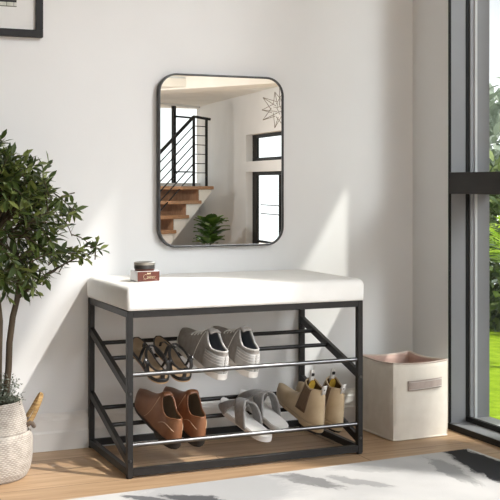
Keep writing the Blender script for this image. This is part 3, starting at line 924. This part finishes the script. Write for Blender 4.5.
def twig(p, d, n=11, length=.085, leaf=.034):
    d = (d*.8 + Vector((rnd.gauss(0,.35), rnd.gauss(0,.35), rnd.gauss(.25,.35)))).normalized()
    b = p - d*length
    pts = [b + d*length*i/4 + Vector((0,0,.006*sin(pi*i/4))) for i in range(5)]
    BR.tube(pts, [.0018,.0016,.0014,.0011,.0008], 4)
    s = d.orthogonal().normalized(); u = d.cross(s)
    for i in range(n):
        f = .15 + .85*i/(n-1)
        a = i*2.4 + rnd.uniform(-.4,.4)
        o = s*cos(a) + u*sin(a)
        ld = (o*.95 + d*(.55+.5*f) + Vector((0,0,rnd.uniform(-.25,.2)))).normalized()
        nn = (d*.6 + Vector((rnd.gauss(0,.3), rnd.gauss(0,.3), .9)))
        ll = leaf*rnd.uniform(.7,1.2)
        L_.leaf(b + d*length*f, ld, nn, ll, ll*rnd.uniform(.34,.44), rnd.uniform(.02,.22))
for q, dd in tips:
    twig(q, dd, rnd.choice((10,11,12,13)), rnd.uniform(.07,.10), .037)
    if rnd.random() < .35: branch(C0 + (q-C0)*.15 + Vector((0,0,-.08)), q - dd*.06, .003, .02)
for i in range(3, 9):
    for sg in (-1, 1):
        twig(B1[i] + Vector((0, sg*.012, rnd.uniform(-.01,.025))), Vector((.8, sg*.5, rnd.uniform(-.4,.3))), 8, .06, .034)
twig(B1[8] + Vector((.03,0,.005)), Vector((1,0,0)), 10, .06, .032)
twig(B1[8] + Vector((.015,0,.03)), Vector((.6,0,.8)), 9, .055, .031)
BR.build('branch', M['bark'], tree)
L_.build('foliage', M['leaf'], tree, smooth=False)
# sage-green underplanting
U_ = MB()
for k in range(240):
    while True:
        p = Vector((rnd.uniform(-1,1), rnd.uniform(-1,1), rnd.uniform(0,1)))
        if .5 < p.length < 1: break
    q = Vector((p.x*.098 - .004, p.y*.085, .195 + p.z*.105))
    dd = p.normalized()
    b = q - dd*.03
    for i in range(7):
        f = i/6; a = i*2.4
        s = dd.orthogonal().normalized(); u = dd.cross(s)
        ld = (s*cos(a)+u*sin(a) + dd*.6).normalized()
        U_.leaf(b + dd*.036*f, ld, (rnd.gauss(0,.5), rnd.gauss(0,.5), 1), rnd.uniform(.008,.013), rnd.uniform(.004,.006), .1)
    U_.tube([b - dd*.02, q], .0006, 3)
U_.build('underplanting', M['sage'], tree, smooth=False)['label'] = 'small leaved sage green underplanting'

# ------------------------------------------------------------------ wall mirror
X0, X1, Z0, Z1 = .2185, .6430, .5945, 1.1345
mir = thing('wall_mirror', 'rectangular wall mirror with rounded corners and thin dark metal frame', 'mirror', ((X0+X1)/2, 0, (Z0+Z1)/2))
hw, hh = (X1-X0)/2, (Z1-Z0)/2
def rr2(ins, y, r):
    return [(x, y, z) for x, z, _ in rrect(-hw+ins, hw-ins, -hh+ins, hh-ins, max(.002, r-ins), 0, 10)]
m = MB()
m.loft([rr2(.001, -.001, .06), rr2(0, -.002, .06), rr2(0, -.0235, .06), rr2(.001, -.0245, .06), rr2(.005, -.0245, .06), rr2(.006, -.0235, .06), rr2(.006, -.019, .06)], 0, False, False)
m.build('frame', M['mirror_frame'], mir, angle=50)
g = MB(); ring = rr2(.0055, -.020, .06); ring2 = rr2(.0055, -.012, .06)
g.loft([ring2, ring]); g.build('mirror_glass', M['mirror'], mir, smooth=False)

# ------------------------------------------------------------------ framed picture
FX, FZ = -.139, 1.224     # lower right outer corner
FW, FH = .42, .56
pic = thing('framed_picture', 'black framed picture with wide white mat, hanging top left', 'picture', (FX, 0, FZ))
m = MB(); t_ = .0215; dp = .022
m.box((-FW, -dp, 0), (0, -.001, t_)).box((-FW, -dp, FH-t_), (0, -.001, FH)).box((-FW, -dp, t_), (-FW+t_, -.001, FH-t_)).box((-t_, -dp, t_), (0, -.001, FH-t_))
m.build('frame', M['frame_black'], pic, smooth=False, bevel=.001)
MB().box((-FW+t_, -.010, t_), (-t_, -.006, FH-t_)).build('mat_board', M['mat_board'], pic, smooth=False)
MB().box((-FW+t_, -.0125, t_), (-t_, -.010, t_+.003)).box((-t_-.003, -.0125, t_), (-t_, -.010, FH-t_)).build('mat_edge', M['mat_bevel'], pic, smooth=False)
def print_mat():
    m, nt, b = new_mat('photo_print')
    tc = N(nt, 'ShaderNodeTexCoord'); nz = N(nt, 'ShaderNodeTexNoise', Scale=24, Detail=5); nt.links.new(tc.outputs['Object'], nz.inputs['Vector'])
    rp = N(nt, 'ShaderNodeValToRGB'); e = rp.color_ramp.elements; e[0].position=.35; e[0].color = rgb(150,158,130); e[1].position=.65; e[1].color = rgb(214,214,206)
    nt.links.new(nz.outputs['Fac'], rp.inputs[0]); nt.links.new(rp.outputs[0], b.inputs['Base Color']); b.inputs['Roughness'].default_value=.5
    return m
pr_ = MB().box((-FW+.078, -.0108, .086), (-.0765, -.010, FH-.086)).build('print', print_mat(), pic, smooth=False)
m = MB()
m.box((-FW+.078, -.0112, .100), (-.0765, -.0108, .107))
for k in range(12): m.box((-.085-.021*k, -.0112, .088), (-.0838-.021*k, -.0108, .100))
m.box((-FW+.078, -.0112, .087), (-.0765, -.0108, .0888))
m.build('railing_motif', M['frame_black'], pr_, smooth=False)

# ------------------------------------------------------------------ rug
ra = radians(2.6)
rug = MB()
rug.box((-1.75, -1.05, .001), (0, 0, .009))
ro = rug.build('area_rug', M['rug'], None, smooth=False, bevel=.003, loc=(1.021, -.507, 0), rot=(0,0,ra))
tag(ro, 'white and grey abstract brushstroke rug lying in front of the bench', 'rug')

# ------------------------------------------------------------------ far part of the room, seen in the mirror
def wx(y): return 5.109 - (y+12.334)*.1009     # side wall line
# end wall behind the stairs with a tall opening for window_2
def seg_wall(p, q, th, z0, z1, m):
    p, q = Vector((p[0], p[1], 0)), Vector((q[0], q[1], 0)); d = (q-p).normalized(); nn = Vector((d.y, -d.x, 0))
    a, b_, c, e = p, q, q+nn*th, p+nn*th
    m.hexa([(a.x,a.y,z0),(b_.x,b_.y,z0),(c.x,c.y,z0),(e.x,e.y,z0),(a.x,a.y,z1),(b_.x,b_.y,z1),(c.x,c.y,z1),(e.x,e.y,z1)])
E0, E1 = Vector((3.2, -11.0)), Vector((5.109, -12.334))
def ep(s): v = E0.lerp(E1, s); return (v.x, v.y)
ZC = 1.93
m = MB()
seg_wall(ep(0), ep(1), -.0, 0, 0, MB())
so0, so1 = .36, .97
for a, b_, z0, z1 in ((-1.7, 0, -.18, ZC), (0, so0, -.18, ZC), (so1, 1.0, -.18, ZC), (so0, so1, -.18, .80), (so0, so1, ZC-.03, ZC)):
    seg_wall(ep(a), ep(b_), .12, z0, z1, m)
struct(m.build('wall_front', M['wall'], smooth=False))
w2 = thing('window_2', None, None, (0,0,0), kind='structure')
m = MB(); seg_wall(ep(so0), ep(so1), .02, .80, ZC-.03, m); m.build('pane', M['glass'], w2, smooth=False)
m = MB()
def ebar(s, z0, z1, wd=.04):
    v = Vector(ep(s)); d = (E1-E0).normalized(); h = d*wd/2
    seg_wall((v-h)[:], (v+h)[:], .04, z0, z1, m)
ebar(.66, .80, ZC-.03, .06); ebar(so1-.01, .80, ZC-.03, .05)
seg_wall(ep(.66), ep(.86), .03, 1.74, 1.765, m); seg_wall(ep(.66), ep(.86), .03, .95, .97, m)
m.build('mullion', M['win_black'], w2, smooth=False)
# side wall with door_1 and window_3
def sw(y): return (wx(y), y)
m = MB()
segs = [(-12.334,-9.97,-.18,ZC), (-9.97,-8.4,1.412,ZC), (-9.97,-8.4,.94,1.072), (-8.42,-8.4,-.18,ZC)]
for a, b_, z0, z1 in segs: seg_wall(sw(a), sw(b_), -.12, z0, z1, m)
struct(m.build('wall_side', M['wall'], smooth=False))
# casing
m = MB()
seg_wall(sw(-10.30), sw(-9.99), .015, -.18, 1.40, m)
struct(m.build('trim_1', plain('white_casing', rgb(246,246,244), .5), smooth=False))
def wall_frame(obj, y0, y1, z0, z1, t, name):
    m = MB()
    seg_wall(sw(y0), sw(y0+t*4), -.03, z0, z1, m); seg_wall(sw(y1-t*3.2), sw(y1), -.03, z0, z1, m)
    seg_wall(sw(y0), sw(y1), -.03, z0, z0+t, m); seg_wall(sw(y0), sw(y1), -.03, z1-t, z1, m)
    return m.build(name, M['win_black'], obj, smooth=False)
w3 = thing('window_3', None, None, kind='structure')
wall_frame(w3, -9.97, -8.42, 1.072, 1.412, .045, 'frame')
m = MB(); seg_wall(sw(-9.97), sw(-8.42), -.01, 1.08, 1.40, m)
m.build('pane', M['glass'], w3, smooth=False, loc=(.015,0,0))
d1 = thing('door_1', None, None, kind='structure')
wall_frame(d1, -9.97, -8.42, -.18, .94, .045, 'frame')
m = MB(); seg_wall(sw(-9.97), sw(-8.42), -.01, -.18, .93, m); m.build('pane', M['glass'], d1, smooth=False, loc=(.015,0,0))
m = MB()
seg_wall(sw(-8.97), sw(-8.93), -.02, -.14, .9, m); seg_wall(sw(-9.7), sw(-8.45), -.03, .05, .08, m)
seg_wall(sw(-9.7), sw(-8.45), -.01, .52, .53, m); seg_wall(sw(-9.7), sw(-8.45), -.01, .41, .42, m)
m.build('glazing_bar', M['win_black'], d1, smooth=False)
# ceiling over the far part, with a dropped soffit
struct(MB().box((2.0, -12.8, ZC), (6.2, -9.2, ZC+.1)).build('ceiling_far', M['ceiling'], smooth=False))
m = MB(); m.hexa([(3.0,-11.0,ZC-.02),(5.2,-7.4,ZC-.02),(5.0,-7.0,ZC-.02),(2.8,-10.6,ZC-.02),(3.0,-11.0,ZC+.3),(5.2,-7.4,ZC+.3),(5.0,-7.0,ZC+.3),(2.8,-10.6,ZC+.3)])
struct(MB().box((2.0, -9.2, ZC+.12), (6.2, -7.0, ZC+.22)).build('ceiling_middle', M['ceiling'], smooth=False))
struct(m.build('trim_2', M['ceiling'], smooth=False))
# staircase
st = thing('staircase', 'oak staircase with white side and black metal railing, seen in the mirror', 'staircase', (4.316, -10.034, -.18))
th = radians(30)
U = Vector((cos(th), -sin(th), 0)); Wd = Vector((-sin(th), -cos(th), 0))  # up the stairs / across, away
RISE = .177; RUN = .243
def sbox(u0, u1, w0, w1, z0, z1, m):
    vs = []
    for z in (z0, z1):
        for u, w_ in ((u0,w0),(u1,w0),(u1,w1),(u0,w1)):
            p = U*u + Wd*w_; vs.append((p.x, p.y, z))
    m.hexa(vs)
zt = .758+.18
WID = .85
for k in range(5):            # tread 0 is the landing
    z = zt - RISE*k; u1 = -RUN*k
    m = MB(); sbox(u1-RUN-.35 if k else -.62, u1, -.02, WID, z-.042, z, m); m.build('tread', M['tread'], st, smooth=False, bevel=.006)
    m = MB(); sbox(u1-RUN-.05, u1-RUN-.03, .0, WID, z-RISE, z-.04, m); m.build('riser', M['riser'], st, smooth=False)
m = MB()
for k in range(5):
    z = zt - RISE*k - .042; u1 = -RUN*k-.02
    # white closed side under each tread, cut along the slope
    p0 = U*(u1-RUN-.02); p1 = U*u1
    for (pa, pb) in ((p0, p1),):
        q0, q1 = pa+Wd*.04, pb+Wd*.04
        zl = lambda u: zt-.055+.80*u
        zlo0, zlo1 = min(zl(u1-RUN-.02), z-.005), min(zl(u1), z-.004)
        m.hexa([(pa.x,pa.y,max(0,zlo0)),(pb.x,pb.y,max(0,zlo1)),(q1.x,q1.y,max(0,zlo1)),(q0.x,q0.y,max(0,zlo0)),(pa.x,pa.y,z),(pb.x,pb.y,z),(q1.x,q1.y,z),(q0.x,q0.y,z)])
m.build('stringer', M['trim'], st, smooth=False)
def spt(u, z, w_=.03): p = U*u + Wd*w_; return (p.x, p.y, z)
hl = .87
uA, uB = -.34, -.09
for u in (uA, uB):
    MB().bar(spt(u, zt), spt(u, zt+hl), .028, .028, up=(1,0,0)).build('baluster_post', M['win_black'], st, smooth=False)
rp_ = MB(); rp_.bar(spt(uA, zt+hl), spt(uB+.07, zt+hl-.02), .03, .03); rp_.bar(spt(uA, zt+hl), spt(uA-.9, zt+hl-.9*RISE/RUN), .03, .03)
rp_.build('handrail', M['win_black'], st, smooth=False)
for k in range(1, 7):
    z = zt + hl - k*.117
    MB().bar(spt(uA, z), spt(uB, z), .010, .010).build('rail_bar', M['win_black'], st, smooth=False)
    MB().bar(spt(uA, z), spt(uA-.9, z-.9*RISE/RUN), .011, .011).build('rail_bar', M['win_black'], st, smooth=False)
# fig
fg = thing('fiddle_leaf_fig', 'broad leaved green plant beside the stairs, seen in the mirror', 'potted plant', (4.124, -9.634, -.18))
MB().lathe([(.09,0),(.12,.02),(.13,.15),(.125,.20),(.11,.20),(.10,.18)], 32).build('pot', M['white_rubber'], fg)
rnd = random.Random(4); m = MB()
for k in range(72):
    a = k*2.4; h = rnd.uniform(.22, .52); r = rnd.uniform(.02,.10)
    p = Vector((r*cos(a), r*sin(a), h))
    d = Vector((cos(a), sin(a), rnd.uniform(.1,1.0))).normalized()
    # broad leaf as a cupped grid
    s = d.cross(Vector((0,0,1))).normalized(); u = s.cross(d).normalized()
    l = rnd.uniform(.12,.18); w_ = l*.42
    rows = []
    for i in range(6):
        f = i/5; ww = w_*sin(pi*min(1, .12+f*.86))**.7
        rows.append([p + d*l*f + s*ww*v - u*(l*.25*f*f) + u*abs(v)*.012 for v in (-1,-.5,0,.5,1)])
    m.grid(rows)
m.build('foliage', M['fig'], fg, angle=80)
MB().tube([(0,0,.18),(.01,0,.3),(0,0,.5)], [.012,.010,.006], 8).build('stem', M['bark'], fg)
# starburst pendant
sp = thing('starburst_pendant', 'wire starburst pendant lamp hanging from the ceiling, seen in the mirror', 'pendant lamp', (4.42, -8.234, 1.63))
rnd = random.Random(9); m = MB()
ico = []
ph_ = (1+sqrt(5))/2
for a in (-1,1):
    for b_ in (-ph_, ph_):
        for v in ((0,a,b_),(a,b_,0),(b_,0,a)): ico.append(Vector(v).normalized())
for v in ico:
    s = v.orthogonal().normalized(); u = v.cross(s)
    tip = v*.24
    for k in range(3):
        o = (s*cos(2*pi*k/3) + u*sin(2*pi*k/3))*.062 + v*.07
        m.tube([o, tip], .0035, 5)
m.build('shade', M['wire'], sp)
MB().tube([(0,0,.05),(0,0,.378)], .004, 6).build('cord', M['wire'], sp)

# ------------------------------------------------------------------ shell above: near ceiling and added sun blocker
struct(MB().box((-1.9, -3.6, 3.0), (1.42, .12, 3.12)).build('ceiling', M['ceiling'], smooth=False))

# ------------------------------------------------------------------ light
wd_ = bpy.data.worlds.new('World'); scene.world = wd_; wd_.use_nodes = True
nt = wd_.node_tree; bg = nt.nodes['Background']
tc = N(nt, 'ShaderNodeTexCoord'); sx = N(nt, 'ShaderNodeSeparateXYZ'); nt.links.new(tc.outputs['Generated'], sx.inputs[0])
rp = N(nt, 'ShaderNodeValToRGB'); e = rp.color_ramp.elements
e[0].position = .0; e[0].color = (.965, .98, 1.0, 1); e[1].position = .8; e[1].color = (.90, .95, 1.0, 1)
nt.links.new(sx.outputs[2], rp.inputs[0]); nt.links.new(rp.outputs[0], bg.inputs['Color'])
# bright hazy part of the sky, towards the garden behind and right of the viewer
dt = N(nt, 'ShaderNodeVectorMath', operation='DOT_PRODUCT'); nt.links.new(tc.outputs['Generated'], dt.inputs[0])
dt.inputs[1].default_value = Vector((.45, -.85, .42)).normalized()
mx_ = N(nt, 'ShaderNodeMath', operation='MAXIMUM'); mx_.inputs[1].default_value = 0; nt.links.new(dt.outputs['Value'], mx_.inputs[0])
pw = N(nt, 'ShaderNodeMath', operation='POWER'); pw.inputs[1].default_value = 110; nt.links.new(mx_.outputs[0], pw.inputs[0])
ma = N(nt, 'ShaderNodeMath', operation='MULTIPLY_ADD'); ma.inputs[1].default_value = 25.0; ma.inputs[2].default_value = .72; nt.links.new(pw.outputs[0], ma.inputs[0])
ab = N(nt, 'ShaderNodeMath', operation='ABSOLUTE'); nt.links.new(sx.outputs[2], ab.inputs[0])
hz = N(nt, 'ShaderNodeMapRange', interpolation_type='SMOOTHSTEP'); hz.inputs['From Min'].default_value = .03; hz.inputs['From Max'].default_value = .22
hz.inputs['To Min'].default_value = .75; hz.inputs['To Max'].default_value = 0; nt.links.new(ab.outputs[0], hz.inputs['Value'])
sm_ = N(nt, 'ShaderNodeMath', operation='ADD'); nt.links.new(ma.outputs[0], sm_.inputs[0]); nt.links.new(hz.outputs[0], sm_.inputs[1])
nt.links.new(sm_.outputs[0], bg.inputs['Strength'])
sun = bpy.data.lights.new('sun', 'SUN'); so = bpy.data.objects.new('sun', sun); COL.objects.link(so)
d = Vector((-1, 1, -1.66)).normalized()
so.rotation_euler = d.to_track_quat('-Z', 'Y').to_euler()
so.location = (4, -4, 6)
sun.energy = 3.2; sun.angle = radians(.9); sun.color = (1, .96, .90)
al = bpy.data.lights.new('hall_fill', 'POINT'); ao = bpy.data.objects.new('hall_fill', al); COL.objects.link(ao)  # added fill light for the mirrored far room, no fixture there
al.shadow_soft_size = .10; al.energy = 75; ao.location = (2.3, -8.2, 1.1); al.color = (1, .985, .96)

# ------------------------------------------------------------------ camera
cam = bpy.data.cameras.new('camera'); co = bpy.data.objects.new('camera', cam); COL.objects.link(co)
co.location = (-.8874, -3.3057, .7934)
co.rotation_euler = (pi/2, 0, -radians(23.2707))
cam.sensor_width = 36; cam.lens = 36*1122.831/500
cam.shift_y = -(250-183.423)/500
cam.clip_start = .05; cam.clip_end = 100
scene.camera = co
scene.view_settings.view_transform = 'Standard'
scene.view_settings.exposure = 0.30
